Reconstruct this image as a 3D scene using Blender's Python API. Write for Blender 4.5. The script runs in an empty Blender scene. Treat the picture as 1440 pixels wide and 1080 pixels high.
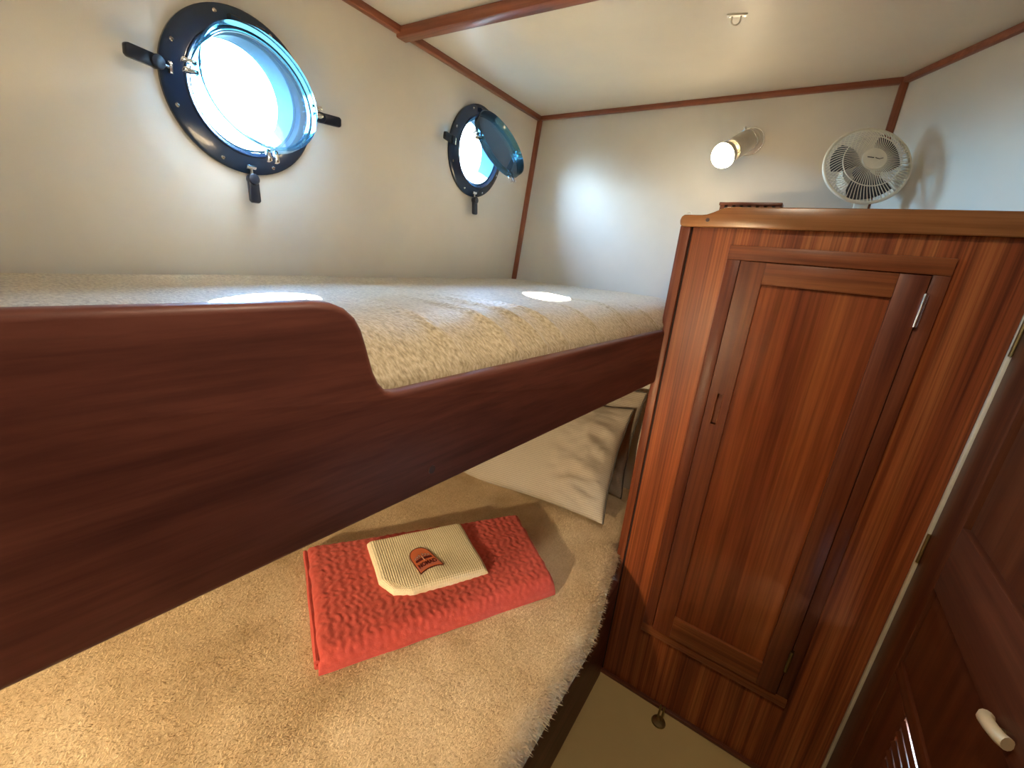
import bpy, bmesh, math, random
import numpy as np
from mathutils import Vector, Matrix, noise

random.seed(7)
rng = np.random.default_rng(7)
SC = bpy.context.scene
COL = SC.collection

# ------------------------------------------------------------------ camera
F_PX = 590.35
cam_pos = Vector((1.0564, 0.0, 1.36))
_y, _p, _r = math.radians(-32.8281), math.radians(17.0366), math.radians(5.4662)
fw = Vector((math.sin(_y) * math.cos(_p), math.cos(_y) * math.cos(_p), -math.sin(_p)))
rt = Vector((math.cos(_y), -math.sin(_y), 0))
up = rt.cross(fw)
rt2 = math.cos(_r) * rt + math.sin(_r) * up
up2 = -math.sin(_r) * rt + math.cos(_r) * up
cd = bpy.data.cameras.new('camera')
cd.sensor_fit = 'HORIZONTAL'
cd.sensor_width = 36.0
cd.lens = F_PX / 1440 * 36.0
cd.clip_start = 0.02
cam = bpy.data.objects.new('camera', cd)
COL.objects.link(cam)
m3 = Matrix((rt2, up2, -fw)).transposed()
cam.matrix_world = Matrix.Translation(cam_pos) @ m3.to_4x4()
SC.camera = cam

# ------------------------------------------------------------------ sky, sun, exposure
w = bpy.data.worlds.new('sky')
SC.world = w
w.use_nodes = True
nt = w.node_tree
nt.nodes.clear()
wo = nt.nodes.new('ShaderNodeOutputWorld')
bg = nt.nodes.new('ShaderNodeBackground')
tc = nt.nodes.new('ShaderNodeTexCoord')
sx = nt.nodes.new('ShaderNodeSeparateXYZ')
rp = nt.nodes.new('ShaderNodeValToRGB')
mp = nt.nodes.new('ShaderNodeMapRange')
mp.inputs['From Min'].default_value = -0.25
mp.inputs['From Max'].default_value = 0.9
nt.links.new(tc.outputs['Generated'], sx.inputs[0])
nt.links.new(sx.outputs['Z'], mp.inputs['Value'])
nt.links.new(mp.outputs[0], rp.inputs[0])
e = rp.color_ramp.elements
e[0].position = 0.15; e[0].color = (0.03, 0.038, 0.042, 1)      # water and quay below the horizon
e[1].position = 1.0; e[1].color = (0.20, 0.46, 1.0, 1)
k = rp.color_ramp.elements.new(0.26); k.color = (0.48, 0.74, 1.0, 1)
nt.links.new(rp.outputs[0], bg.inputs['Color'])
bg.inputs['Strength'].default_value = 150.0
nt.links.new(bg.outputs[0], wo.inputs['Surface'])

sd = bpy.data.lights.new('sun', 'SUN')
sd.energy = 280.0
sd.angle = math.radians(0.6)
sd.color = (1.0, 0.95, 0.86)
sun = bpy.data.objects.new('sun', sd)
COL.objects.link(sun)
sun.rotation_euler = Vector((0.407, -0.168, -0.37)).to_track_quat('-Z', 'Y').to_euler()

SC.view_settings.view_transform = 'Standard'
SC.view_settings.look = 'None'
SC.view_settings.gamma = 1.0
SC.view_settings.use_curve_mapping = False
SC.view_settings.exposure = 0.0
SC.cycles.use_denoising = True
SC.cycles.max_bounces = 12
SC.cycles.diffuse_bounces = 6
SC.cycles.sample_clamp_indirect = 100.0

BULB_FAR, BULB_LOW, DOME = 40.0, 2100.0, 135.0

# ------------------------------------------------------------------ materials
def new_mat(name):
    m = bpy.data.materials.new(name)
    m.use_nodes = True
    n = m.node_tree
    b = n.nodes['Principled BSDF']
    return m, n, b

def coords(n, scale=(1, 1, 1), rot=(0, 0, 0)):
    t = n.nodes.new('ShaderNodeTexCoord')
    mpn = n.nodes.new('ShaderNodeMapping')
    mpn.inputs['Scale'].default_value = scale
    mpn.inputs['Rotation'].default_value = rot
    n.links.new(t.outputs['Object'], mpn.inputs['Vector'])
    return mpn.outputs['Vector']

def noise_tex(n, vec, scale, detail=4, rough=0.5, dist=0.0):
    t = n.nodes.new('ShaderNodeTexNoise')
    t.inputs['Scale'].default_value = scale
    t.inputs['Detail'].default_value = detail
    t.inputs['Roughness'].default_value = rough
    t.inputs['Distortion'].default_value = dist
    n.links.new(vec, t.inputs['Vector'])
    return t.outputs['Fac']

def ramp(n, fac, stops):
    r = n.nodes.new('ShaderNodeValToRGB')
    el = r.color_ramp.elements
    el[0].position, el[0].color = stops[0][0], (*stops[0][1], 1)
    el[1].position, el[1].color = stops[-1][0], (*stops[-1][1], 1)
    for p, c in stops[1:-1]:
        q = el.new(p); q.color = (*c, 1)
    n.links.new(fac, r.inputs[0])
    return r.outputs[0]

def mixc(n, a, b, fac, mode='MIX'):
    x = n.nodes.new('ShaderNodeMix')
    x.data_type = 'RGBA'
    x.blend_type = mode
    for s, v in ((x.inputs[6], a), (x.inputs[7], b), (x.inputs[0], fac)):
        if isinstance(v, (int, float)):
            s.default_value = v
        elif isinstance(v, tuple):
            s.default_value = (*v, 1)
        else:
            n.links.new(v, s)
    return x.outputs[2]

def bump(n, b, h, strength, dist=0.002, prev=None):
    bp = n.nodes.new('ShaderNodeBump')
    bp.inputs['Strength'].default_value = strength
    bp.inputs['Distance'].default_value = dist
    n.links.new(h, bp.inputs['Height'])
    if prev is not None:
        n.links.new(prev, bp.inputs['Normal'])
    if b is not None:
        n.links.new(bp.outputs[0], b.inputs['Normal'])
    return bp.outputs[0]

def plain(name, col, rough=0.5, metal=0.0, coat=0.0, spec=0.5):
    m, n, b = new_mat(name)
    b.inputs['Roughness'].default_value = rough
    b.inputs['Metallic'].default_value = metal
    b.inputs['Coat Weight'].default_value = coat
    b.inputs['Specular IOR Level'].default_value = spec
    v = coords(n)
    f = noise_tex(n, v, 30, 3)
    lo = tuple(c * 0.92 for c in col); hi = tuple(min(1, c * 1.06) for c in col)
    n.links.new(ramp(n, f, [(0.3, lo), (0.7, hi)]), b.inputs['Base Color'])
    return m

def paint(name, col, rough=0.42):
    m, n, b = new_mat(name)
    v = coords(n)
    f = noise_tex(n, v, 5, 4, 0.6)
    lo = tuple(c * 0.96 for c in col); hi = tuple(min(1, c * 1.03) for c in col)
    n.links.new(ramp(n, f, [(0.3, lo), (0.7, hi)]), b.inputs['Base Color'])
    b.inputs['Roughness'].default_value = rough
    bump(n, b, noise_tex(n, v, 420, 2), 0.10, 0.001)
    return m

def wood(name, dark, mid, light, axis='z', across=13.0, along=0.7, rough=0.3, coat=0.35, streak=0.5, fine=150.0):
    m, n, b = new_mat(name)
    s = {'x': (along, across, across), 'y': (across, along, across), 'z': (across, across, along)}[axis]
    f2 = {'x': (2.2, fine, fine), 'y': (fine, 2.2, fine), 'z': (fine, fine, 2.2)}[axis]
    v = coords(n, s)
    a = noise_tex(n, v, 1.0, 6, 0.62, 0.9)
    col = ramp(n, a, [(0.28, dark), (0.5, mid), (0.74, light)])
    v2 = coords(n, f2)
    g = noise_tex(n, v2, 1.0, 3, 0.6, 0.25)
    g2 = ramp(n, g, [(0.32, (0.35, 0.30, 0.28)), (0.62, (1.05, 1.02, 1.0))])
    col = mixc(n, col, g2, streak, 'MULTIPLY')
    n.links.new(col, b.inputs['Base Color'])
    b.inputs['Roughness'].default_value = rough
    b.inputs['Coat Weight'].default_value = coat
    b.inputs['Coat Roughness'].default_value = 0.25
    b.inputs['Specular IOR Level'].default_value = 0.30
    bump(n, b, g, 0.10, 0.0006)
    return m

M = {}
M['wall'] = paint('cream_vinyl', (0.62, 0.59, 0.515), 0.55)
M['ceil'] = paint('cream_headliner', (0.64, 0.605, 0.52), 0.45)
M['mahogany_y'] = wood('mahogany_along_berth', (0.092, 0.027, 0.018), (0.152, 0.046, 0.029), (0.215, 0.075, 0.047), 'y', 16, 1.3, 0.50, 0.06, 0.45, 110)
M['mahogany_x'] = wood('mahogany_crosswise', (0.10, 0.026, 0.013), (0.17, 0.05, 0.022), (0.24, 0.08, 0.036), 'x', 22, 1.4, 0.3, 0.4, 0.4)
M['mahogany_z'] = wood('mahogany_upright', (0.062, 0.015, 0.006), (0.105, 0.028, 0.009), (0.15, 0.046, 0.016), 'z', 18, 1.1, 0.4, 0.1, 0.45)
M['teak_face'] = wood('teak_veneer_striped', (0.16, 0.031, 0.011), (0.34, 0.085, 0.022), (0.60, 0.21, 0.060), 'z', 24, 0.35, 0.42, 0.05, 0.75, 210)
M['teak_panel'] = wood('teak_veneer_panel', (0.18, 0.034, 0.010), (0.33, 0.078, 0.019), (0.48, 0.14, 0.034), 'z', 15, 0.55, 0.42, 0.05, 0.6, 120)
M['teak_z'] = wood('teak_stile', (0.105, 0.022, 0.009), (0.19, 0.047, 0.015), (0.27, 0.078, 0.027), 'z', 20, 0.9, 0.42, 0.05, 0.5)
M['teak_x'] = wood('teak_rail', (0.165, 0.040, 0.013), (0.275, 0.080, 0.023), (0.38, 0.13, 0.040), 'x', 20, 0.9, 0.42, 0.05, 0.45)
M['teak_cap'] = wood('teak_cap', (0.22, 0.080, 0.024), (0.32, 0.125, 0.038), (0.40, 0.175, 0.055), 'x', 22, 0.8, 0.26, 0.4, 0.3)
for _ax in 'xyz':
    M['trim_' + _ax] = wood('varnished_trim_' + _ax, (0.17, 0.052, 0.026), (0.27, 0.09, 0.045), (0.36, 0.135, 0.07), _ax, 22, 1.4, 0.34, 0.25, 0.35)
M['door_rail'] = wood('mahogany_door_rail', (0.07, 0.018, 0.007), (0.115, 0.031, 0.011), (0.16, 0.050, 0.018), 'y', 18, 1.1, 0.45, 0.05, 0.45)
M['plug'] = plain('wood_plug', (0.055, 0.018, 0.010), 0.4)
M['floor'] = paint('olive_tan_floor', (0.62, 0.46, 0.19), 0.6)
M['chrome'] = plain('polished_chrome', (0.80, 0.80, 0.78), 0.15, 1.0)
M['nickel'] = plain('brushed_nickel', (0.74, 0.71, 0.64), 0.38, 0.8)
M['brass'] = plain('tarnished_brass', (0.30, 0.23, 0.10), 0.35, 1.0)
M['pale_brass'] = plain('pale_brass', (0.86, 0.70, 0.40), 0.45, 0.35)
M['port_black'] = plain('port_navy_black', (0.014, 0.030, 0.066), 0.24, 0.0, 0.3)
M['port_barrel'] = plain('port_barrel_teal', (0.015, 0.05, 0.08), 0.8, 0.0, 0.0, 0.1)
M['handle_black'] = plain('dog_handle_black', (0.010, 0.014, 0.024), 0.32)
M['fan_white'] = plain('fan_ivory', (0.80, 0.77, 0.62), 0.4)
M['fan_dark'] = plain('fan_smoky_blade', (0.05, 0.052, 0.058), 0.28)
M['ink'] = plain('dark_ink', (0.04, 0.035, 0.03), 0.6)
M['strip'] = plain('cream_strip', (0.74, 0.66, 0.48), 0.5)
M['dark_edge'] = plain('grey_brown_edge', (0.085, 0.072, 0.058), 0.8)
M['gap'] = plain('painted_shadow', (0.02, 0.007, 0.004), 0.8)
M['patch_border'] = plain('patch_brown_thread', (0.12, 0.022, 0.006), 0.8)
M['patch_orange'] = plain('patch_coral_thread', (0.78, 0.20, 0.075), 0.8)
M['patch_pink'] = plain('patch_pink_thread', (0.72, 0.22, 0.15), 0.8)
M['patch_maroon'] = plain('patch_maroon_thread', (0.11, 0.004, 0.004), 0.8)
M['patch_mauve'] = plain('patch_mauve_thread', (0.33, 0.14, 0.12), 0.8)
M['patch_pale'] = plain('patch_pale_thread', (0.80, 0.50, 0.36), 0.8)
M['under'] = plain('mattress_underside', (0.30, 0.26, 0.20), 0.9)

def tinted_clear(name, tint, gloss_rough, base_gloss, haze):
    m, n, b = new_mat(name)
    n.nodes.remove(b)
    out = [x for x in n.nodes if x.type == 'OUTPUT_MATERIAL'][0]
    tr = n.nodes.new('ShaderNodeBsdfTransparent'); tr.inputs[0].default_value = (*tint, 1)
    gl = n.nodes.new('ShaderNodeBsdfGlossy'); gl.inputs['Roughness'].default_value = gloss_rough
    fr = n.nodes.new('ShaderNodeFresnel'); fr.inputs[0].default_value = 1.45
    ad = n.nodes.new('ShaderNodeMath'); ad.operation = 'ADD'; ad.use_clamp = True
    ad.inputs[1].default_value = base_gloss
    mx = n.nodes.new('ShaderNodeMixShader')
    hz = n.nodes.new('ShaderNodeMixShader'); hz.inputs[0].default_value = haze
    tl = n.nodes.new('ShaderNodeBsdfTranslucent'); tl.inputs[0].default_value = (0.55, 0.80, 0.95, 1)
    n.links.new(tr.outputs[0], hz.inputs[1]); n.links.new(tl.outputs[0], hz.inputs[2])
    n.links.new(fr.outputs[0], ad.inputs[0])
    n.links.new(ad.outputs[0], mx.inputs[0])
    n.links.new(hz.outputs[0], mx.inputs[1]); n.links.new(gl.outputs[0], mx.inputs[2])
    n.links.new(mx.outputs[0], out.inputs['Surface'])
    return m
M['glass'] = tinted_clear('port_glass', (0.80, 0.93, 0.97), 0.03, 0.03, 0.014)
M['acrylic'] = tinted_clear('port_frame_acrylic', (0.40, 0.68, 0.79), 0.08, 0.05, 0.018)

def emit(name, col, s):
    m, n, b = new_mat(name)
    b.inputs['Base Color'].default_value = (0.9, 0.88, 0.8, 1)
    b.inputs['Emission Color'].default_value = (*col, 1)
    b.inputs['Emission Strength'].default_value = s
    return m
M['bulb_far'] = emit('bulb_glow', (1.0, 0.80, 0.52), BULB_FAR)
M['bulb_low'] = emit('reading_bulb_glow', (1.0, 0.76, 0.46), BULB_LOW)
M['dome'] = emit('dome_glow', (1.0, 0.86, 0.66), DOME)

def fleece_mat():
    m, n, b = new_mat('tan_fleece')
    v = coords(n)
    big = noise_tex(n, v, 5.5, 5, 0.62, 0.4)
    col = ramp(n, big, [(0.30, (0.52, 0.38, 0.225)), (0.52, (0.68, 0.535, 0.35)), (0.72, (0.77, 0.645, 0.46))])
    sm = noise_tex(n, v, 170, 3, 0.6)
    sh = ramp(n, sm, [(0.3, (0.86, 0.83, 0.78)), (0.65, (1.04, 1.03, 1.01))])
    n.links.new(mixc(n, col, sh, 0.8, 'MULTIPLY'), b.inputs['Base Color'])
    b.inputs['Roughness'].default_value = 0.95
    b.inputs['Specular IOR Level'].default_value = 0.15
    b.inputs['Sheen Weight'].default_value = 0.35
    b.inputs['Sheen Tint'].default_value = (1.0, 0.86, 0.62, 1)
    bump(n, b, sm, 0.45, 0.003)
    return m
M['fleece'] = fleece_mat()

def quilt_mat():
    m, n, b = new_mat('tan_quilted_cover')
    v = coords(n, (120, 270, 120))
    d = noise_tex(n, v, 1.0, 2, 0.5, 0.15)
    col = ramp(n, d, [(0.30, (0.27, 0.20, 0.105)), (0.52, (0.455, 0.365, 0.225)), (0.72, (0.59, 0.50, 0.345))])
    n.links.new(col, b.inputs['Base Color'])
    b.inputs['Roughness'].default_value = 0.5
    b.inputs['Sheen Weight'].default_value = 0.25
    v2 = coords(n, (30, 45, 30))
    d2 = noise_tex(n, v2, 1.0, 3, 0.5, 0.3)
    p = bump(n, None, d2, 0.35, 0.004)
    bump(n, b, d, 0.75, 0.003, p)
    return m
M['quilt'] = quilt_mat()

def coral_mat():
    m, n, b = new_mat('coral_quilted_cotton')
    v = coords(n, (1, 1, 1))
    vo = n.nodes.new('ShaderNodeTexVoronoi'); vo.feature = 'SMOOTH_F1'
    vo.inputs['Scale'].default_value = 85
    n.links.new(v, vo.inputs['Vector'])
    f = noise_tex(n, v, 260, 2)
    col = ramp(n, vo.outputs['Distance'], [(0.0, (0.60, 0.088, 0.066)), (0.55, (0.52, 0.068, 0.052))])
    n.links.new(col, b.inputs['Base Color'])
    b.inputs['Roughness'].default_value = 0.85
    b.inputs['Sheen Weight'].default_value = 0.3
    b.inputs['Sheen Tint'].default_value = (1, 0.6, 0.5, 1)
    p = bump(n, None, vo.outputs['Distance'], 0.45, 0.004)
    bump(n, b, f, 0.35, 0.001, p)
    return m
M['coral'] = coral_mat()

def cloth(name, col, stripe=None):
    m, n, b = new_mat(name)
    v = coords(n)
    f = noise_tex(n, v, 300, 2)
    lo = tuple(c * 0.86 for c in col)
    c = ramp(n, f, [(0.3, lo), (0.7, col)])
    if stripe:
        wv = n.nodes.new('ShaderNodeTexWave')
        wv.wave_type = 'BANDS'; wv.bands_direction = stripe
        wv.inputs['Scale'].default_value = 48.0
        wv.inputs['Distortion'].default_value = 0.15
        n.links.new(v, wv.inputs['Vector'])
        st = ramp(n, wv.outputs['Fac'], [(0.35, (0.78, 0.76, 0.74)), (0.6, (1.03, 1.02, 1.0))])
        c = mixc(n, c, st, 0.8, 'MULTIPLY')
    n.links.new(c, b.inputs['Base Color'])
    b.inputs['Roughness'].default_value = 0.85
    bump(n, b, f, 0.25, 0.0008)
    return m
M['pillow_stripe'] = cloth('striped_pillowcase', (0.56, 0.50, 0.405), 'Y')
M['pillow_plain'] = cloth('taupe_pillowcase', (0.44, 0.39, 0.31), 'Y')
M['waffle'] = cloth('cream_waffle_cotton', (0.90, 0.80, 0.56))

# ------------------------------------------------------------------ mesh helpers
class G:
    def __init__(self):
        self.v, self.f = [], []
    def add(self, verts, faces, T=None):
        o = len(self.v)
        for p in verts:
            p = Vector(p)
            self.v.append(T @ p if T is not None else p)
        self.f += [tuple(i + o for i in q) for q in faces]
        return self
    def box(self, a, b, T=None):
        x0, y0, z0 = a; x1, y1, z1 = b
        return self.add([(x0, y0, z0), (x1, y0, z0), (x1, y1, z0), (x0, y1, z0), (x0, y0, z1), (x1, y0, z1), (x1, y1, z1), (x0, y1, z1)],
                        [(0, 3, 2, 1), (4, 5, 6, 7), (0, 1, 5, 4), (1, 2, 6, 5), (2, 3, 7, 6), (3, 0, 4, 7)], T)
    def lathe(self, prof, n=32, T=None, closed=False):
        """prof: list of (r, h); axis = local Z"""
        vs, fs = [], []
        k = len(prof)
        for i in range(n):
            a = 2 * math.pi * i / n
            for r, h in prof:
                vs.append((r * math.cos(a), r * math.sin(a), h))
        for i in range(n):
            j = (i + 1) % n
            for q in range(k if closed else k - 1):
                q2 = (q + 1) % k
                fs.append((i * k + q, j * k + q, j * k + q2, i * k + q2))
        if not closed:
            if prof[0][0] > 1e-6:
                fs.append(tuple(i * k for i in reversed(range(n))))
            if prof[-1][0] > 1e-6:
                fs.append(tuple(i * k + k - 1 for i in range(n)))
        return self.add(vs, fs, T)
    def tube(self, path, r, n=6, T=None, loop=False):
        path = [Vector(p) for p in path]
        L = len(path)
        vs, fs = [], []
        prev = None
        for i, p in enumerate(path):
            if loop:
                d = path[(i + 1) % L] - path[i - 1]
            else:
                d = path[min(i + 1, L - 1)] - path[max(i - 1, 0)]
            d.normalize()
            if prev is None:
                a = d.orthogonal().normalized()
            else:
                a = (prev - d * prev.dot(d)).normalized()
            prev = a
            b = d.cross(a)
            for q in range(n):
                t = 2 * math.pi * q / n
                vs.append(p + r * (math.cos(t) * a + math.sin(t) * b))
        for i in range(L if loop else L - 1):
            j = (i + 1) % L
            for q in range(n):
                q2 = (q + 1) % n
                fs.append((i * n + q, i * n + q2, j * n + q2, j * n + q))
        if not loop:
            fs.append(tuple(reversed(range(n))))
            fs.append(tuple((L - 1) * n + q for q in range(n)))
        return self.add(vs, fs, T)
    def prism(self, poly, fn, h0, h1, T=None):
        """poly: 2D outline (ccw); fn(u, v, h) -> 3D point"""
        k = len(poly)
        vs = [fn(u, v, h0) for u, v in poly] + [fn(u, v, h1) for u, v in poly]
        fs = [tuple(reversed(range(k))), tuple(range(k, 2 * k))]
        fs += [(i, (i + 1) % k, k + (i + 1) % k, k + i) for i in range(k)]
        return self.add(vs, fs, T)
    def build(self, name, mat, parent=None, bev=0.0, seg=2, smooth=True, world=True, ang=38):
        me = bpy.data.meshes.new(name)
        me.from_pydata([tuple(p) for p in self.v], [], self.f)
        bm = bmesh.new(); bm.from_mesh(me)
        bmesh.ops.remove_doubles(bm, verts=bm.verts, dist=1e-6)
        bmesh.ops.recalc_face_normals(bm, faces=bm.faces)
        if bev > 0:
            es = [x for x in bm.edges if x.is_manifold and x.calc_face_angle(0) > math.radians(28)]
            bmesh.ops.bevel(bm, geom=es, offset=bev, segments=seg, profile=0.5, affect='EDGES', clamp_overlap=True)
            bmesh.ops.recalc_face_normals(bm, faces=bm.faces)
        for x in bm.edges:
            x.smooth = not (x.is_manifold and x.calc_face_angle(0) > math.radians(ang))
        for q in bm.faces:
            q.smooth = smooth
        bm.to_mesh(me); bm.free()
        return link(name, me, mat, parent, world)

def link(name, me, mat, parent=None, world=True):
    me.name = name
    if mat is not None:
        me.materials.clear(); me.materials.append(M[mat] if isinstance(mat, str) else mat)
    o = bpy.data.objects.new(name, me)
    COL.objects.link(o)
    if parent is not None:
        o.parent = parent
        if world:
            o.matrix_parent_inverse = world_of(parent).inverted()
    return o

def world_of(o):
    m = o.matrix_basis.copy()
    if o.parent is not None:
        m = world_of(o.parent) @ o.matrix_parent_inverse @ m
    return m

def tag(o, label, cat=None, group=None, kind=None):
    o['label'] = label
    if cat: o['category'] = cat
    if group: o['group'] = group
    if kind: o['kind'] = kind
    return o

def empty(name, loc, label, cat, group=None, kind=None, mat=None):
    o = bpy.data.objects.new(name, None)
    o.empty_display_size = 0.05
    COL.objects.link(o)
    if mat is not None:
        o.matrix_basis = mat
    else:
        o.location = loc
    return tag(o, label, cat, group, kind)

def struct(name, g, mat, label, cat, bev=0.0):
    o = g.build(name, mat, bev=bev, smooth=bev > 0)
    return tag(o, label, cat, kind='structure')

def frame(pos, z, xhint=(1, 0, 0)):
    z = Vector(z).normalized()
    x = Vector(xhint)
    x = (x - z * x.dot(z)).normalized()
    y = z.cross(x)
    return Matrix.Translation(Vector(pos)) @ Matrix((x, y, z)).transposed().to_4x4()

# ------------------------------------------------------------------ room shell
H, L, XR = 1.877, 1.568, 1.142          # ceiling height, far bulkhead, far-right corner
NEAR = -1.00                            # bulkhead behind the camera
BE = -0.385                             # foot end of both bunks
DX = 1.405                              # plane of the doorway wall
def wallx(y, z):                        # inner face of the sloping cabin side
    return -0.0111 * (y - 1.568) + (z - 1.26) * 0.0914

struct('floor', G().box((0.70, NEAR - 0.05, -0.06), (DX + 0.05, L + 0.05, 0.0)), 'floor',
       'olive tan cabin floor in the narrow well beside the berths', 'floor')
struct('ceiling', G().box((-0.12, NEAR - 0.05, H), (DX + 0.08, L + 0.06, H + 0.05)), 'ceil',
       'cream painted headliner overhead with a wooden beam', 'ceiling')
struct('wall_far', G().box((-0.30, L, -0.06), (DX + 0.09, L + 0.05, H + 0.02)), 'wall',
       'cream far bulkhead carrying the lit wall lamp', 'wall')
struct('wall_near', G().box((-0.30, NEAR - 0.05, -0.06), (DX + 0.08, NEAR, H + 0.02)), 'wall',
       'cream bulkhead behind the viewer', 'wall')
struct('wall_light_blocker', G().box((0.700, -0.44, -0.02), (DX + 0.03, -0.40, H + 0.02)), 'mahogany_z',  # unseen partition added to shade the locker from the reading lamp
       'added unseen mahogany partition keeping lamp light off the locker', 'wall')
# diagonal upper-right wall panel
ex, ey = DX, 1.172
dv = Vector((ex - XR, ey - L, 0)).normalized()
nv = Vector((-dv.y, dv.x, 0))           # points away from the room
g = G()
poly = [(XR, L), (ex, ey), (ex + 0.08, ey), (ex + 0.08, L + 0.05), (XR, L + 0.05)]
g.prism(poly, lambda u, v, h: (u, v, h), 1.30, H + 0.02)
struct('wall_corner', g, 'wall', 'cream angled wall panel behind the ivory fan', 'wall')
# doorway wall on the right
g = G()
g.box((DX, NEAR - 0.05, -0.06), (DX + 0.05, 0.42, H + 0.02))
g.box((DX, 0.42, 1.49), (DX + 0.05, 1.172, H + 0.02))
g.box((DX, 1.170, -0.06), (DX + 0.05, L + 0.05, 1.40))
struct('wall_right', g, 'mahogany_z', 'mahogany wall around the louvred wooden door', 'wall')

# cabin side with two round port openings
PA = Vector((wallx(0.484, 1.612), 0.484, 1.612)); PB = Vector((wallx(1.213, 1.675), 1.213, 1.675))
RH = 0.100
def hole_wall():
    g = G()
    TH = 0.045
    y0, y1, z0, z1 = NEAR - 0.05, L + 0.03, -0.05, H + 0.03
    s = 0.16
    cols = [(y0, PA.y - s, None), (PA.y - s, PA.y + s, PA), (PA.y + s, PB.y - s, None), (PB.y - s, PB.y + s, PB), (PB.y + s, y1, None)]
    def P(y, z, d): return (wallx(y, z) - d, y, z)
    def quad(a, b, c, e):
        for d in (0.0, TH):
            g.add([P(a, c, d), P(b, c, d), P(b, e, d), P(a, e, d)], [(0, 1, 2, 3) if d == 0 else (3, 2, 1, 0)])
    for a, b, c in cols:
        if c is None:
            quad(a, b, z0, z1)
        else:
            quad(a, b, z0, c.z - s); quad(a, b, c.z + s, z1)
            N = 64
            for d in (0.0, TH):
                vs = []
                for i in range(N):
                    t = 2 * math.pi * i / N
                    cy, cz = math.cos(t), math.sin(t)
                    k = s / max(abs(cy), abs(cz))
                    vs.append(P(c.y + RH * cy, c.z + RH * cz, d)); vs.append(P(c.y + k * cy, c.z + k * cz, d))
                g.add(vs, [(2 * i, 2 * i + 1, (2 * i + 3) % (2 * N), (2 * i + 2) % (2 * N)) for i in range(N)])
            vs = []
            for i in range(N):
                t = 2 * math.pi * i / N
                for d in (0.0, TH):
                    vs.append(P(c.y + RH * math.cos(t), c.z + RH * math.sin(t), d))
            g.add(vs, [(2 * i, 2 * i + 1, (2 * i + 3) % (2 * N), (2 * i + 2) % (2 * N)) for i in range(N)])
    return g
struct('wall_left', hole_wall(), 'wall', 'cream cabin side wall sloping inward with two round ports', 'wall')

# wooden trims
def trim(n, a, b, wid, label, mat, T=0.5):
    """square strip from a to b"""
    a, b = Vector(a), Vector(b)
    d = (b - a).normalized()
    fr = frame(a, d, (1, 0, 0) if abs(d.x) < 0.8 else (0, 1, 0))
    g = G().box((-wid / 2, -wid / 2, 0), (wid / 2, wid / 2, (b - a).length), fr)
    o = g.build('trim_%d' % n, mat, bev=0.003)
    return tag(o, label, 'trim', kind='structure')
tw = 0.018
trim(1, (wallx(NEAR, H - .006) + .005, NEAR, H - .007), (wallx(L, H - .006) + .005, L, H - .007), tw, 'dark wooden strip where cabin side meets ceiling above the ports', 'trim_y')
trim(2, (0.06, L - .005, H - .006), (XR, L - .005, H - .006), 0.016, 'dark wooden strip along the ceiling above the wall lamp', 'trim_x')
trim(3, (XR - .003, L - .004, H - .006), (ex - .004, ey, H - .006), 0.016, 'dark wooden strip along the ceiling edge of the angled wall', 'trim_y')
trim(4, (wallx(L, 1.12) + .006, L - .006, 1.12), (wallx(L, H) + .006, L - .006, H), tw, 'upright wooden strip in the corner beside the far port', 'trim_z')
trim(5, (XR - .002, L - .005, 1.45), (XR - .002, L - .005, H), 0.018, 'short upright wooden strip in the corner behind the fan', 'trim_z')
g = G()
bp = [(0.06, 0.852), (DX, 0.918), (DX, 0.952), (0.06, 0.886)]
g.prism(bp, lambda u, v, h: (u, v, h), H - 0.024, H + 0.001)
struct('trim_6', g, 'trim_x', 'varnished wooden beam crossing the ceiling', 'beam', bev=0.005)

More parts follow.
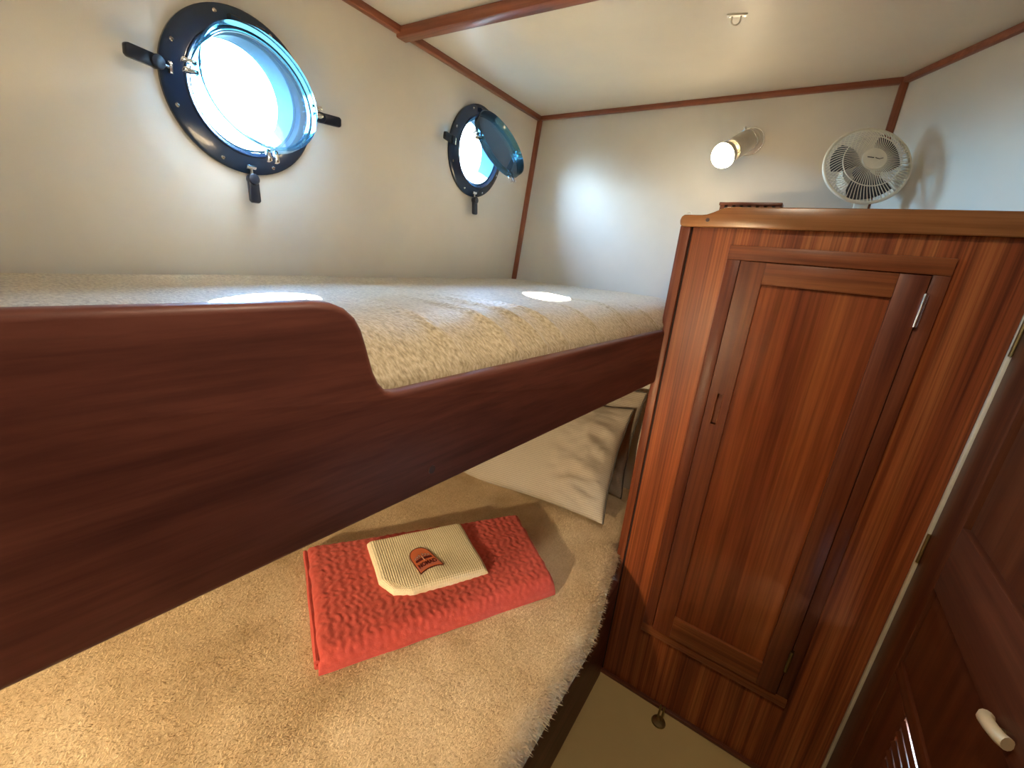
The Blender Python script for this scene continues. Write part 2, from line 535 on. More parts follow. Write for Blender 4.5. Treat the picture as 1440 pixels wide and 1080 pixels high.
# ------------------------------------------------------------------ portholes
def porthole(num, c, ang, label, Rf):
    nrm = Vector((1, 0.0111, -0.0914)).normalized()
    t = Vector((-0.0111, 1, 0)).normalized()
    u = nrm.cross(t).normalized()
    T = Matrix.Translation(c) @ Matrix((t, u, nrm)).transposed().to_4x4()
    root = empty('window_%d' % num, None, label, 'porthole', kind='structure', mat=T)
    def part(name, g, mat, par=root, bev=0.0, **k):
        return g.build(name, mat, par, bev=bev, world=False, **k)
    part('flange', G().lathe([(0.099, 0.0), (Rf, 0.0), (Rf, 0.006), (Rf - 0.004, 0.010), (0.116, 0.013), (0.110, 0.017), (0.104, 0.017), (0.099, 0.012)], 72, closed=True), 'port_black')
    part('barrel', G().lathe([(0.0985, 0.012), (0.0985, -0.052), (0.0945, -0.052), (0.0945, 0.010)], 72, closed=True), 'port_barrel')
    part('gasket', G().lathe([(0.0990, 0.015), (0.1045, 0.0205), (0.1065, 0.0205), (0.1085, 0.016)], 64, closed=True), 'port_black')
    for i in range(8):
        a = math.radians(22.5 + 45 * i)
        S = Matrix.Translation((Rf * 0.915 * math.cos(a), Rf * 0.915 * math.sin(a), 0.010))
        part('screw', G().lathe([(0.0, 0.0032), (0.0022, 0.003), (0.004, 0.001), (0.004, 0.0)], 12, S), 'chrome')
    # hinge knuckles at the top
    piv = Vector((0, 0.116, 0.024))
    for sx_ in (-0.022, 0.022):
        part('hinge_knuckle', G().tube([(sx_ - 0.009, piv.y, piv.z), (sx_ + 0.009, piv.y, piv.z)], 0.006, 10).box((sx_ - 0.008, piv.y - 0.004, 0.008), (sx_ + 0.008, piv.y + 0.006, piv.z)), 'port_black')
    # opening light: acrylic ring + glass, swung inward about the top hinge
    A = math.radians(ang)
    d = Vector((0, -math.cos(A), math.sin(A)))         # from the hinge to the free edge
    nn = Vector((0, math.sin(A), math.cos(A)))
    RG = 0.107
    cen = piv + d * (RG + 0.008)
    TF = Matrix.Translation(cen) @ Matrix((Vector((1, 0, 0)), -d, nn)).transposed().to_4x4()
    fr_ = part('glass_frame', G().lathe([(RG - 0.011, -0.002), (RG, -0.002), (RG, 0.018), (RG - 0.0035, 0.018), (RG - 0.005, 0.004), (RG - 0.011, 0.002)], 72, TF, closed=True), 'acrylic')
    part('glass', G().lathe([(0.0, 0.004), (RG - 0.008, 0.004), (RG - 0.008, -0.001), (0.0, -0.001)], 64, TF), 'glass', par=fr_)
    for a in (180, 270, 0):
        a = math.radians(a)
        R = TF @ Matrix.Rotation(a, 4, 'Z')
        for s_ in (-1, 1):
            part('ear', G().box((RG - 0.002, s_ * 0.0075 - 0.003, -0.001), (RG + 0.020, s_ * 0.0075 + 0.003, 0.010), R), 'chrome', par=fr_, bev=0.0015)
    # three dog bolts swung outward: left, bottom, right
    for a, tilt in ((178, 14), (270, 10), (2, 16)):
        R = Matrix.Rotation(math.radians(a), 4, 'Z') @ Matrix.Translation((Rf * 0.90, 0, 0.016)) @ Matrix.Rotation(-math.radians(tilt), 4, 'Y')
        st = part('dog_bolt', G().tube([(0, 0, 0), (0.026, 0, 0)], 0.0026, 8, R).tube([(0, -0.009, 0), (0, 0.009, 0)], 0.004, 8, R), 'chrome')
        hd = G()
        prof = [(0.020, -0.007), (0.028, -0.0105), (0.066, -0.0105), (0.070, -0.007), (0.070, 0.007), (0.066, 0.0105), (0.028, 0.0105), (0.020, 0.007)]
        hd.prism(prof, lambda p, q, h: (p, q, h), -0.004, 0.006, R)
        hd.lathe([(0.0, -0.006), (0.011, -0.006), (0.011, 0.010), (0.0, 0.010)], 16, R @ Matrix.Translation((0.024, 0, 0)))
        part('dog_handle', hd, 'handle_black', par=st, bev=0.002)
    # sampling aperture for the daylight that enters through this opening
    pd = bpy.data.lights.new('port_daylight_aperture', 'AREA')
    pd.shape = 'SQUARE'; pd.size = 0.21
    pd.cycles.is_portal = True
    po = bpy.data.objects.new('port_daylight_aperture', pd)
    COL.objects.link(po)
    po.matrix_world = T @ Matrix.Translation((0, 0, -0.065)) @ Matrix.Rotation(math.pi, 4, 'X')
    return root
porthole(1, PA, 18, 'large dark porthole nearest the viewer, its glass swung slightly open', 0.1405)
porthole(2, PB, 36, 'smaller looking dark porthole near the corner, its glass hanging wide open', 0.137)

# ------------------------------------------------------------------ upper berth
def bx(y): return 0.777 + 0.074 * (y - 1.168)      # camera-side face of the berth board
board = [(BE + .005, 1.057), (1.166, 1.057), (1.166, 1.2035), (0.3425, 1.2025)]
ctrl = [(0.310, 1.2022), (0.296, 1.2038), (0.287, 1.2085), (0.279, 1.218), (0.2735, 1.230), (0.2690, 1.245), (0.2650, 1.260), (0.2600, 1.276), (0.2530, 1.2885), (0.2430, 1.2975), (0.2300, 1.3028), (0.2140, 1.3045)]
board += ctrl + [(BE + .005, 1.3045)]
ub = empty('upper_berth', (0.4, 0.5, 1.057), 'mahogany upper bunk with high curved side board', 'bunk')
g = G()
g.prism(board, lambda y, z, h: (bx(y) + h, y, z), -0.022, 0.0)
g.build('side_board', 'mahogany_y', ub, bev=0.007, seg=3)
g = G()
pl = [(wallx(BE, 1.1) + 0.004, BE + .006), (bx(BE) - 0.023, BE + .006), (bx(1.16) - 0.023, 1.165), (0.76, 1.17), (0.76, L - .004), (wallx(L, 1.1) + 0.004, L - .004)]
g.prism(pl, lambda u, v, h: (u, v, h), 1.075, 1.092)
g.build('bunk_bottom', 'wall', ub)
yb = 0.3553
g = G().lathe([(0.0, 0.0012), (0.0055, 0.001), (0.006, -0.004)], 16, frame((bx(yb), yb, 1.0872), (1, -0.074, 0), (0, 1, 0)))
tag(g.build('plug', 'plug', ub), 'dark round wooden plug')

def loft(name, ys, prof, mat, parent=None):
    """prof(y) -> list of (x, z), open along the bottom; closed ends"""
    vs, fs = [], []
    k = None
    for y in ys:
        p = prof(y)
        k = len(p)
        vs += [(x, y, z) for x, z in p]
    n = len(ys)
    for i in range(n - 1):
        for q in range(k - 1):
            fs.append((i * k + q, (i + 1) * k + q, (i + 1) * k + q + 1, i * k + q + 1))
        fs.append((i * k + k - 1, (i + 1) * k + k - 1, (i + 1) * k, i * k))
    fs.append(tuple(range(k))); fs.append(tuple((n - 1) * k + q for q in reversed(range(k))))
    g = G(); g.v = [Vector(v) for v in vs]; g.f = fs
    return g.build(name, mat, parent, ang=60)

def nz(x, y, z, s=1.0): return noise.noise(Vector((x * s, y * s, z * s)))

def upper_prof(y):
    xe = (bx(y) - 0.0235) if y < 1.166 else 0.760
    x0 = wallx(y, 1.2) + 0.006
    out = [(x0, 1.094), (x0, 1.15), (x0, 1.22), (x0 + 0.004, 1.244)]
    N = 70
    endf = min(1, max(0, (L - 0.004 - y) / 0.03)); endf = (1 - (1 - endf) ** 2) ** 0.5
    for i in range(N + 1):
        s = i / N
        x = x0 + 0.012 + (xe - 0.001 - x0 - 0.012) * s
        z = 1.262 + 0.004 * nz(x, y, 3, 3.0) + 0.0022 * nz(x, y, 9, 9.0)
        q = max(0, (x - (xe - 0.135)) / 0.135)
        z -= 0.058 * q ** 2.3
        # puckers running over the front edge
        f = min(1, max(0, (x - xe + 0.36) / 0.2))
        for yc_, a, wd, sk in ((0.44, .004, .011, .10), (0.545, .0055, .012, .12), (0.63, .006, .010, .10), (0.70, .0048, .009, .06), (0.86, .003, .012, .08), (1.02, .003, .01, .05)):
            d_ = (y - yc_ - sk * (xe - x) + 0.02 * nz(x, y, 5, 6))
            z += 1.5 * f * a * math.exp(-(d_ / wd) ** 2)
        z -= 0.014 * (1 - endf)
        out.append((x, z))
    out += [(xe, 1.17), (xe, 1.13), (xe - 0.004, 1.094)]
    return out
ys = list(np.linspace(BE + .012, 0.1, 30)) + list(np.linspace(0.108, 1.55, 200)) + [1.556, 1.560, 1.5635]
um = loft('upper_mattress', ys, upper_prof, 'quilt')
tag(um, 'tan quilted mattress on the upper bunk lit by daylight', 'mattress')

# ------------------------------------------------------------------ lower berth
def lx(y):
    if y < 0.80: return 0.832
    if y < 1.16:
        s = (y - 0.80) / 0.36
        return 0.832 - 0.055 * s * s * (3 - 2 * s)
    return 0.760
lb = empty('lower_berth', (0.5, 0.5, 0), 'dark mahogany base box under the fleece covered lower bunk', 'bunk')
g = G().box((0.772, BE + .005, 0.0), (0.792, 1.150, 0.395))
g.build('front_board', 'mahogany_y', lb, bev=0.004)
g = G()
g.prism([(wallx(BE, .4) + .004, BE + .006), (0.772, BE + .006), (0.772, 1.15), (0.760, 1.15), (0.760, L - .004), (wallx(L, .4) + .004, L - .004)], lambda u, v, h: (u, v, h), 0.372, 0.392)
g.build('bunk_top', 'mahogany_y', lb)
ZB = 0.5
def ztop(x, y): return ZB + 0.004 * nz(x, y, 1, 4.0) + 0.0025 * nz(x, y, 7, 11.0)
def lower_prof(y):
    xe = lx(y) + 0.004 * nz(0, y, 2, 7)
    x0 = wallx(y, 0.4) + 0.008
    endf = min(1, max(0, (L - 0.004 - y) / 0.03)); endf = (1 - (1 - endf) ** 2) ** 0.5
    out = [(x0, 0.396), (x0, 0.44), (x0 + 0.004, 0.475)]
    N = 60
    for i in range(N + 1):
        x = x0 + 0.02 + (xe - 0.035 - x0 - 0.02) * i / N
        out.append((x, ztop(x, y) - 0.02 * (1 - endf)))
    zt = ztop(xe - .035, y)
    for i in range(1, 8):
        a = math.pi / 2 * i / 7
        out.append((xe - 0.035 + 0.035 * math.sin(a), zt - 0.045 + 0.045 * math.cos(a)))
    out += [(xe - 0.002, 0.425), (xe - 0.012, 0.398), (xe - 0.03, 0.3955)]
    return out
ys = list(np.linspace(BE + .012, 1.15, 150)) + list(np.linspace(1.155, 1.55, 50)) + [1.556, 1.560, 1.5635]
lm_ = empty('lower_mattress', (0.4, 0.5, 0.396), 'lower bunk mattress under a tan fleece cover', 'mattress')
loft('fleece_cover', ys, lower_prof, 'fleece', lm_)

# fleece pile: short curly tufts standing on the cover
def pile():
    n = 210000
    y = rng.uniform(-0.12, 1.40, n); x = rng.uniform(-0.03, 0.842, n)
    lxv = np.array([lx(v) for v in np.linspace(-0.2, 1.5, 500)])
    xe = np.interp(y, np.linspace(-0.2, 1.5, 500), lxv)
    keep = x < xe + 0.001
    x, y, xe = x[keep], y[keep], xe[keep]
    n = len(x)
    # surface height incl. rounded edge
    gx = np.linspace(-0.1, 0.9, 101); gy = np.linspace(-0.2, 1.5, 171)
    grid = np.array([[ztop(a, b) for b in gy] for a in gx])
    fx = (x - gx[0]) / (gx[1] - gx[0]); fy = (y - gy[0]) / (gy[1] - gy[0])
    ix = np.clip(fx.astype(int), 0, 99); iy = np.clip(fy.astype(int), 0, 169)
    tx, ty = fx - ix, fy - iy
    z = (grid[ix, iy] * (1 - tx) + grid[ix + 1, iy] * tx) * (1 - ty) + (grid[ix, iy + 1] * (1 - tx) + grid[ix + 1, iy + 1] * tx) * ty
    q = np.clip((x - (xe - 0.035)) / 0.035, 0, 1)
    z = z - 0.045 * (1 - np.sqrt(np.maximum(0, 1 - q * q)))
    # combed direction varies in patches
    a = 6.0 * np.array([nz(p, r, 4, 5.0) for p, r in zip(x[::7], y[::7])]).repeat(7)[:n] + rng.normal(0, 0.9, n)
    ln = rng.uniform(0.005, 0.010, n); wd = rng.uniform(0.0008, 0.0016, n)
    tilt = rng.uniform(0.95, 1.42, n)
    dx, dy = np.cos(a), np.sin(a)
    hx = ln * np.sin(tilt) * dx + 0.006 * q; hy = ln * np.sin(tilt) * dy; hz = ln * np.cos(tilt) * (1 - 0.6 * q)
    b = np.stack([x, y, z - 0.0008], 1)
    side = np.stack([-dy * wd, dx * wd, np.zeros(n)], 1)
    tip = b + np.stack([hx, hy, hz], 1)
    V = np.empty((n, 3, 3)); V[:, 0] = b - side; V[:, 1] = b + side; V[:, 2] = tip
    me = bpy.data.meshes.new('fleece_pile')
    me.vertices.add(3 * n); me.vertices.foreach_set('co', V.reshape(-1))
    me.loops.add(3 * n); me.loops.foreach_set('vertex_index', np.arange(3 * n, dtype=np.int32))
    me.polygons.add(n); me.polygons.foreach_set('loop_start', np.arange(0, 3 * n, 3, dtype=np.int32))
    me.update(calc_edges=True)
    o = link('fleece_pile', me, 'fleece', lm_)
    o['kind'] = 'stuff'
pile()

# ------------------------------------------------------------------ pillows
def pillow(name, label, cen, ydir, W_, H_, T_, mat, seed, hem, xdir=(1, 0, 0)):
    yv = Vector(ydir).normalized(); xv = Vector(xdir).normalized()
    zv = xv.cross(yv).normalized()
    T = Matrix.Translation(Vector(cen)) @ Matrix((xv, yv, zv)).transposed().to_4x4()
    root = empty(name, None, label, 'pillow', 'pillows on the lower bunk', mat=T)
    nu, nv_ = 70, 50
    def P(u, v, s):
        x = W_ / 2 * u * (1 - 0.05 * (1 - v * v) * abs(u) ** 3)
        y = H_ / 2 * v * (1 - 0.07 * (1 - u * u) * abs(v) ** 3)
        t = T_ * (max(0, 1 - abs(u) ** 2.6) ** 0.5) * (max(0, 1 - abs(v) ** 2.4) ** 0.55)
        wr = max(0, u - 0.25) / 0.75
        fold = math.sin(8 * (v * (1.35 - 0.5 * u) + 0.35 * u) + 2.2 * nz(u, v, seed, 2.0))
        rid = 1.0 - 2.2 * abs(noise.noise(Vector((u * 2.2 - v * 0.8, v * 4.6 + u * 1.6, seed * 3.1))))
        rid2 = 1.0 - 2.2 * abs(noise.noise(Vector((u * 4.2 - v * 1.5, v * 9.0 + u * 4.0, seed * 5.7))))
        t += (wr ** 0.7 * (0.012 * (1.0 - 1.6 * abs(fold)) + 0.026 * rid + 0.014 * rid2) * (1 - abs(v) ** 4) + 0.006 * nz(u, v, seed + 3, 3.0)) * (1 - abs(u) ** 6) * (1 - abs(v) ** 6)
        return (x, y, s * t)
    g = G()
    vs = []
    for s in (1, -1):
        for i in range(nu + 1):
            for j in range(nv_ + 1):
                a = -math.cos(math.pi * i / nu) * 0.5 + (2 * i / nu - 1) * 0.5
                b = -math.cos(math.pi * j / nv_) * 0.5 + (2 * j / nv_ - 1) * 0.5
                vs.append(P(a, b, s))
    fs = []
    o = (nu + 1) * (nv_ + 1)
    for i in range(nu):
        for j in range(nv_):
            a = i * (nv_ + 1) + j
            fs.append((a, a + nv_ + 1, a + nv_ + 2, a + 1))
            fs.append((o + a, o + a + 1, o + a + nv_ + 2, o + a + nv_ + 1))
    g.add(vs, fs)
    g.build('pillowcase', mat, root, world=False, ang=80)
    # dark tube along the right and top edges
    path = []
    for v in np.linspace(-1, 1, 40):
        p = P(1, v, 1); path.append((p[0], p[1], p[2] + 0.003 * math.sin(9 * v)))
    for u in np.linspace(0.98, -0.98, 50):
        path.append(P(u, 1, 1))
    G().tube(path, 0.0032, 6).build('dark_edge', 'dark_edge', root, world=False)
    if hem:
        path = []
        for v in np.linspace(-0.90, 0.80, 40):
            p = P(0.80 - 0.10 * (1 - v * v), v, 1)
            path.append((p[0], p[1], p[2] + 0.002))
        G().tube(path, 0.004, 6).build('hem', 'dark_edge', root, world=False)
    return root
pillow('pillow', 'front striped pillow resting on the fleece near the coral blanket', (0.362, 1.322, 0.670), (-0.09, 0.60, 0.80), 0.62, 0.42, 0.070, 'pillow_stripe', 1.7, False, (0.99, 0.03, 0.089))
pillow('pillow', 'rear taupe pillow propped upright against the far bulkhead', (0.362, 1.478, 0.718), (0.02, 0.16, 0.98), 0.62, 0.42, 0.048, 'pillow_plain', 5.1, False)

# ------------------------------------------------------------------ coral blanket
def blend_quad(c, u, v):
    a, b, d, e_ = c     # u: a->b, v: a->e ; order: (0,0),(1,0),(1,1),(0,1)
    x = (1 - v) * ((1 - u) * a[0] + u * b[0]) + v * ((1 - u) * e_[0] + u * d[0])
    y = (1 - v) * ((1 - u) * a[1] + u * b[1]) + v * ((1 - u) * e_[1] + u * d[1])
    return x, y
# v=0 front fold edge, v=1 back edge; u=0 left end, u=1 right end
BQ = [(0.428, 0.352), (0.702, 0.862), (0.455, 1.046), (0.090, 0.528)]
BT = 0.046
def blanket_top(u, v):
    e1 = min(u, 1 - u); e2 = v; e3 = 1 - v
    k = 1.0
    k *= (1 - max(0, 1 - e1 / 0.035) ** 2.2) ** 0.5 * 0.55 + 0.45
    k *= (1 - max(0, 1 - e2 / 0.10) ** 2.2) ** 0.5
    k *= (1 - max(0, 1 - e3 / 0.05) ** 2.2) ** 0.5 * 0.6 + 0.4
    lay = BT * (0.86 + 0.14 * u)
    rows = math.sin(2 * math.pi * (u * 30 + 0.16 * math.sin(2 * math.pi * (v * 13 + 0.9 * nz(u, v, 2, 7))) + 0.35 * nz(u, v, 1, 7)))
    puck = nz(u * 60, v * 38, 0.5, 1.0)
    return k * lay + (0.0007 * rows + 0.0015 * puck) * min(1, k * 1.2) + 0.003 * nz(u, v, 8, 3)
def blanket():
    root = empty('blanket', (0.42, 0.70, ZB), 'folded coral red quilted blanket lying on the fleece', 'blanket')
    nu, nv_ = 260, 150
    g = G(); vs = []; fs = []
    for i in range(nu + 1):
        for j in range(nv_ + 1):
            u, v = i / nu, j / nv_
            wob_u = u + 0.006 * nz(u, v, 12, 9) * (1 if u in (0, 1) else 1)
            x, y = blend_quad(BQ, wob_u, v + 0.006 * nz(u, v, 14, 9))
            z = ZB + 0.004 + max(0.0, blanket_top(u, v))
            vs.append((x, y, z))
    k = nv_ + 1
    for i in range(nu):
        for j in range(nv_):
            fs.append((i * k + j, (i + 1) * k + j, (i + 1) * k + j + 1, i * k + j + 1))
    g.add(vs, fs)
    # skirt down to the bed
    rim = [i * k for i in range(nu + 1)] + [nu * k + j for j in range(1, k)] + [i * k + nv_ for i in range(nu - 1, -1, -1)] + [j for j in range(nv_ - 1, 0, -1)]
    cx = sum(p[0] for p in BQ) / 4; cy = sum(p[1] for p in BQ) / 4
    base = len(g.v)
    for q in rim:
        p = g.v[q]
        g.v.append(Vector((p.x, p.y, ZB + 0.002)))
    m_ = len(rim)
    for i in range(m_):
        j = (i + 1) % m_
        g.f.append((rim[i], rim[j], base + j, base + i))
    g.build('folded_layers', 'coral', root, ang=75)
    # cut edges of the two folded layers at the left end
    for zz, ins in ((0.013, 0.0), (0.028, 0.004)):
        path = []
        for v in np.linspace(0.03, 0.97, 30):
            x, y = blend_quad(BQ, 0.0 - 0.004 + 0.004 * nz(0, v, zz * 50, 6), v)
            path.append((x, y, ZB + zz + 0.0015 * nz(0, v, 3, 12)))
        G().tube(path, 0.0055, 6).build('layer_edge', 'coral', root)
    return root
blanket()

# ------------------------------------------------------------------ waffle towel with patch
TQ = [(0.418, 0.530), (0.548, 0.762), (0.357, 0.868), (0.222, 0.628)]
def bed_under_towel(x, y): return ZB + 0.004 + BT * 0.98
def towel_z(u, v):
    e1 = min(u, 1 - u); e2 = min(v, 1 - v)
    k = (1 - max(0, 1 - e1 / 0.06) ** 2.2) ** 0.5 * (1 - max(0, 1 - e2 / 0.07) ** 2.2) ** 0.5
    waf = (math.sin(2 * math.pi * u * 46) + math.sin(2 * math.pi * v * 40)) * 0.0007
    return ZB + 0.004 + BT * 0.98 + 0.002 + k * 0.014 + waf * k + 0.004 * nz(u, v, 21, 3.2) * k
def towel_xy(u, v):
    du = 0.016 * nz(u, v, 33, 2.0); dv_ = 0.016 * nz(u, v, 37, 2.2)
    # one front corner is tucked under
    if u < 0.28 and v < 0.30:
        cut = max(0, 0.26 - (u + v * 0.85)) * 0.55
        u += cut * 0.6; v += cut * 0.6
    return blend_quad(TQ, u + du, v + dv_)
tw_root = empty('towel', (0.40, 0.70, ZB + 0.05), 'folded cream waffle towel with a stitched patch lying on the coral blanket', 'towel')
nu, nv_ = 200, 170
g = G(); vs = []; fs = []
for i in range(nu + 1):
    for j in range(nv_ + 1):
        x, y = towel_xy(i / nu, j / nv_)
        vs.append((x, y, towel_z(i / nu, j / nv_)))
k = nv_ + 1
for i in range(nu):
    for j in range(nv_):
        fs.append((i * k + j, (i + 1) * k + j, (i + 1) * k + j + 1, i * k + j + 1))
g.add(vs, fs)
rim = [i * k for i in range(nu + 1)] + [nu * k + j for j in range(1, k)] + [i * k + nv_ for i in range(nu - 1, -1, -1)] + [j for j in range(nv_ - 1, 0, -1)]
base = len(g.v)
for q in rim:
    p = g.v[q]; g.v.append(Vector((p.x, p.y, p.z - 0.006)))
for i in range(len(rim)):
    j = (i + 1) % len(rim)
    g.f.append((rim[i], rim[j], base + j, base + i))
g.build('folded_cloth', 'waffle', tw_root, ang=75)

# stitched patch
pu = Vector((0.27, 0.963, 0)).normalized(); pv = Vector((-pu.y, pu.x, 0))
pc = Vector((0.3930, 0.6760, 0.0))
def towel_uv(x, y):
    u, v = 0.5, 0.5
    for _ in range(12):
        px, py = towel_xy(u, v)
        ax, ay = towel_xy(u + .01, v); bx_, by_ = towel_xy(u, v + .01)
        a, b, c_, d_ = (ax - px) / .01, (bx_ - px) / .01, (ay - py) / .01, (by_ - py) / .01
        det = a * d_ - b * c_
        rx, ry = x - px, y - py
        u += (rx * d_ - b * ry) / det; v += (a * ry - rx * c_) / det
    return u, v
PS = 1.12
_A, _b = [], []
for a in np.linspace(-.034, .034, 9):
    for b in np.linspace(-.04, .04, 9):
        p = pc + (pu * a + pv * b) * PS
        _A.append((1, a, b, a * a, a * b, b * b)); _b.append(towel_z(*towel_uv(p.x, p.y)))
_A = np.array(_A); _b = np.array(_b)
_fit = np.linalg.lstsq(_A, _b, rcond=None)[0]
_lift = float((_b - _A @ _fit).max()) * 0.6
def ppt(a, b, h):
    p = pc + (pu * a * 0.86 + pv * b * 1.08) * PS
    z = float(np.dot(_fit[:3], (1, a, b))) + float(np.dot(_fit[3:], (a * a, a * b, b * b)))
    return (p.x, p.y, z + _lift + h)
def patch_outline(s=1.0):
    pts = []
    W2, Hh = 0.034 * s, 0.0405 * s
    for i in range(9):                      # concave foot, left to right
        t = -1 + 2 * i / 8
        pts.append((W2 * 1.02 * t, -Hh + 0.007 * s * (1 - t * t)))
    pts += [(W2 * 0.93, -Hh * 0.25), (W2 * 0.90, Hh * 0.15)]
    for i in range(13):                     # arched head
        a = math.pi * i / 12
        pts.append((W2 * 0.88 * math.cos(a), Hh * 0.28 + Hh * 0.70 * math.sin(a)))
    pts += [(-W2 * 0.90, Hh * 0.15), (-W2 * 0.93, -Hh * 0.25)]
    return pts
def flat(name, pts, h0, h1, mat, parent):
    c = (sum(p[0] for p in pts) / len(pts), sum(p[1] for p in pts) / len(pts))
    g = G()
    k = len(pts)
    # fan with mid ring so that the patch follows the cloth
    sc = (0.75, 0.5, 0.25)
    vs = [ppt(*p, h0) for p in pts] + [ppt(*p, h1) for p in pts]
    for q in sc:
        vs += [ppt(c[0] + (p[0] - c[0]) * q, c[1] + (p[1] - c[1]) * q, h1) for p in pts]
    vs.append(ppt(*c, h1))
    fs = []
    nr = len(sc) + 1
    for i in range(k):
        j = (i + 1) % k
        for r in range(nr):
            fs.append((r * k + i, r * k + j, (r + 1) * k + j, (r + 1) * k + i))
        fs.append((nr * k + i, nr * k + j, (nr + 1) * k))
    g.add(vs, fs)
    return g.build(name, mat, parent, world=True)
pb = flat('patch', patch_outline(1.0), -0.001, 0.0018, 'patch_border', tw_root)
tag(pb, 'small arched coral patch with maroon lettering')
flat('patch_field', patch_outline(0.93), 0.0015, 0.0024, 'patch_orange', pb)
foot = [(-0.0312 + 0.0624 * i / 8, -0.0335 + 0.0065 * (1 - (-1 + i / 4) ** 2)) for i in range(9)] + [(0.030, -0.0165), (0.0, -0.0115), (-0.030, -0.0165)]
flat('patch_band', foot, 0.002, 0.0028, 'patch_pink', pb)
flat('dune', [(-0.024, -0.0055), (-0.002, -0.003), (-0.002, 0.0045), (-0.012, 0.0035), (-0.024, 0.000)], 0.002, 0.0031, 'patch_maroon', pb)
flat('dune', [(0.002, -0.003), (0.024, -0.0055), (0.024, 0.000), (0.012, 0.0035), (0.002, 0.0045)], 0.002, 0.0031, 'patch_maroon', pb)
flat('post', [(-0.0008, -0.007), (0.0008, -0.007), (0.0008, 0.010), (-0.0008, 0.010)], 0.002, 0.0036, 'patch_pale', pb)
for cx_, cy_, w_, h_ in ((-0.019, 0.006, .0045, .008), (-0.012, 0.009, .0050, .010), (-0.005, 0.011, .0045, .011), (0.006, 0.0115, .0045, .011), (0.013, 0.009, .0050, .010), (0.020, 0.006, .0040, .008)):
    flat('tree', [(cx_ - w_ * .5, cy_ - h_ * .45), (cx_ + w_ * .5, cy_ - h_ * .45), (cx_ + w_ * .75, cy_ + h_ * .1), (cx_ + w_ * .35, cy_ + h_ * .5), (cx_ - w_ * .35, cy_ + h_ * .5), (cx_ - w_ * .75, cy_ + h_ * .1)], 0.002, 0.003, 'patch_mauve', pb)
    flat('tree_gap', [(cx_ - w_ * .18, cy_ - h_ * .1), (cx_ + w_ * .18, cy_ - h_ * .1), (cx_ + w_ * .18, cy_ + h_ * .3), (cx_ - w_ * .18, cy_ + h_ * .3)], 0.0028, 0.0034, 'patch_pale', pb)

def text_mesh(body, size):
    cu = bpy.data.curves.new('lettering', 'FONT')
    cu.body = body; cu.size = size; cu.align_x = 'CENTER'; cu.align_y = 'CENTER'
    cu.extrude = 0.0; cu.offset = size * 0.04; cu.resolution_u = 3
    o = bpy.data.objects.new('lettering', cu)
    COL.objects.link(o)
    dg = bpy.context.evaluated_depsgraph_get()
    me = bpy.data.meshes.new_from_object(o.evaluated_get(dg))
    bpy.data.objects.remove(o); bpy.data.curves.remove(cu)
    return me
me = text_mesh('NOMAD', 0.0165)
xs = [v.co.x for v in me.vertices]; sc_ = 0.054 / (max(xs) - min(xs))
for v in me.vertices:
    a, b = v.co.x * sc_, v.co.y
    v.co = ppt(a, -0.0215 + b + 0.0045 * (1 - (a / 0.03) ** 2), 0.0036)
me.materials.clear()
link('lettering', me, 'patch_maroon', pb)

# ------------------------------------------------------------------ locker cabinet
YC = 1.168
cb = empty('locker', (1.08, 1.36, 0), 'tall varnished teak locker with panelled door', 'cabinet')
g = G().box((0.772, YC + 0.002, 0.0), (1.397, L - 0.006, 1.4725))
g.v = [Vector((p.x if not (p.x > 1.3 and p.y > 1.3) else 1.135, p.y, p.z)) for p in g.v]
g.build('carcass', 'teak_face', cb)
g = G()
g.prism([(0.766, 0.0), (0.789, 0.0), (0.789, 1.468), (0.764, 1.468), (0.764, 1.235), (0.7655, 1.225), (0.770, 1.217), (0.770, 1.20), (0.766, 1.195)], lambda u, v, h: (u, h, v), YC - 0.010, YC + 0.03)
g.build('corner_post', 'teak_z', cb, bev=0.002)
G().box((0.7890, YC - 0.0005, 0.0), (0.7925, YC + 0.002, 1.468)).build('painted_groove_shade', 'gap', cb)  # flat dark strip; the groove's shadow is put into its colour
cap = [(0.770, 1.4655), (1.398, 1.4715), (1.398, 1.5140), (1.2, 1.5145), (0.868, 1.5125), (0.855, 1.5095), (0.835, 1.5000), (0.822, 1.4950), (0.810, 1.4935), (0.770, 1.4930), (0.764, 1.488), (0.762, 1.479), (0.764, 1.470)]
g = G(); g.prism(cap, lambda u, v, h: (u, h, v), YC - 0.018, YC + 0.004)
g.build('fiddle_cap', 'teak_cap', cb, bev=0.0028, seg=3)
tag(G().lathe([(0.0, 0.001), (0.0042, 0.001), (0.0048, -0.003)], 14, frame((0.826, YC - 0.0182, 1.4825), (0, -1, 0))).build('plug', 'plug', cb), 'dark round wooden plug')
G().box((0.770, YC - 0.010, 0.0), (1.397, YC + 0.004, 0.013)).build('plinth_strip', 'mahogany_x', cb, bev=0.003)
# face frame round the door
y0, y1 = YC - 0.008, YC + 0.004
for a, b, nm, mt in (((0.886, 1.397), (1.283, 1.430), 'frame_rail', 'teak_x'), ((0.886, 0.255), (1.283, 0.287), 'frame_rail', 'teak_x'),
                     ((0.886, 0.287), (0.916, 1.397), 'frame_stile', 'teak_z'), ((1.256, 0.287), (1.283, 1.397), 'frame_stile', 'teak_z')):
    G().box((a[0], y0, a[1]), (b[0], y1, b[1])).build(nm, mt, cb, bev=0.0018)
# door with rails, stiles and recessed panel
dr = bpy.data.objects.new('door', None); COL.objects.link(dr)
dr.parent = cb; dr.matrix_parent_inverse = world_of(cb).inverted(); dr.location = (1.086, YC, 0.289)
def dpart(nm, g, mat, bev=0.0015): return g.build(nm, mat, dr, bev=bev)
yd0, yd1 = YC - 0.014, YC + 0.004
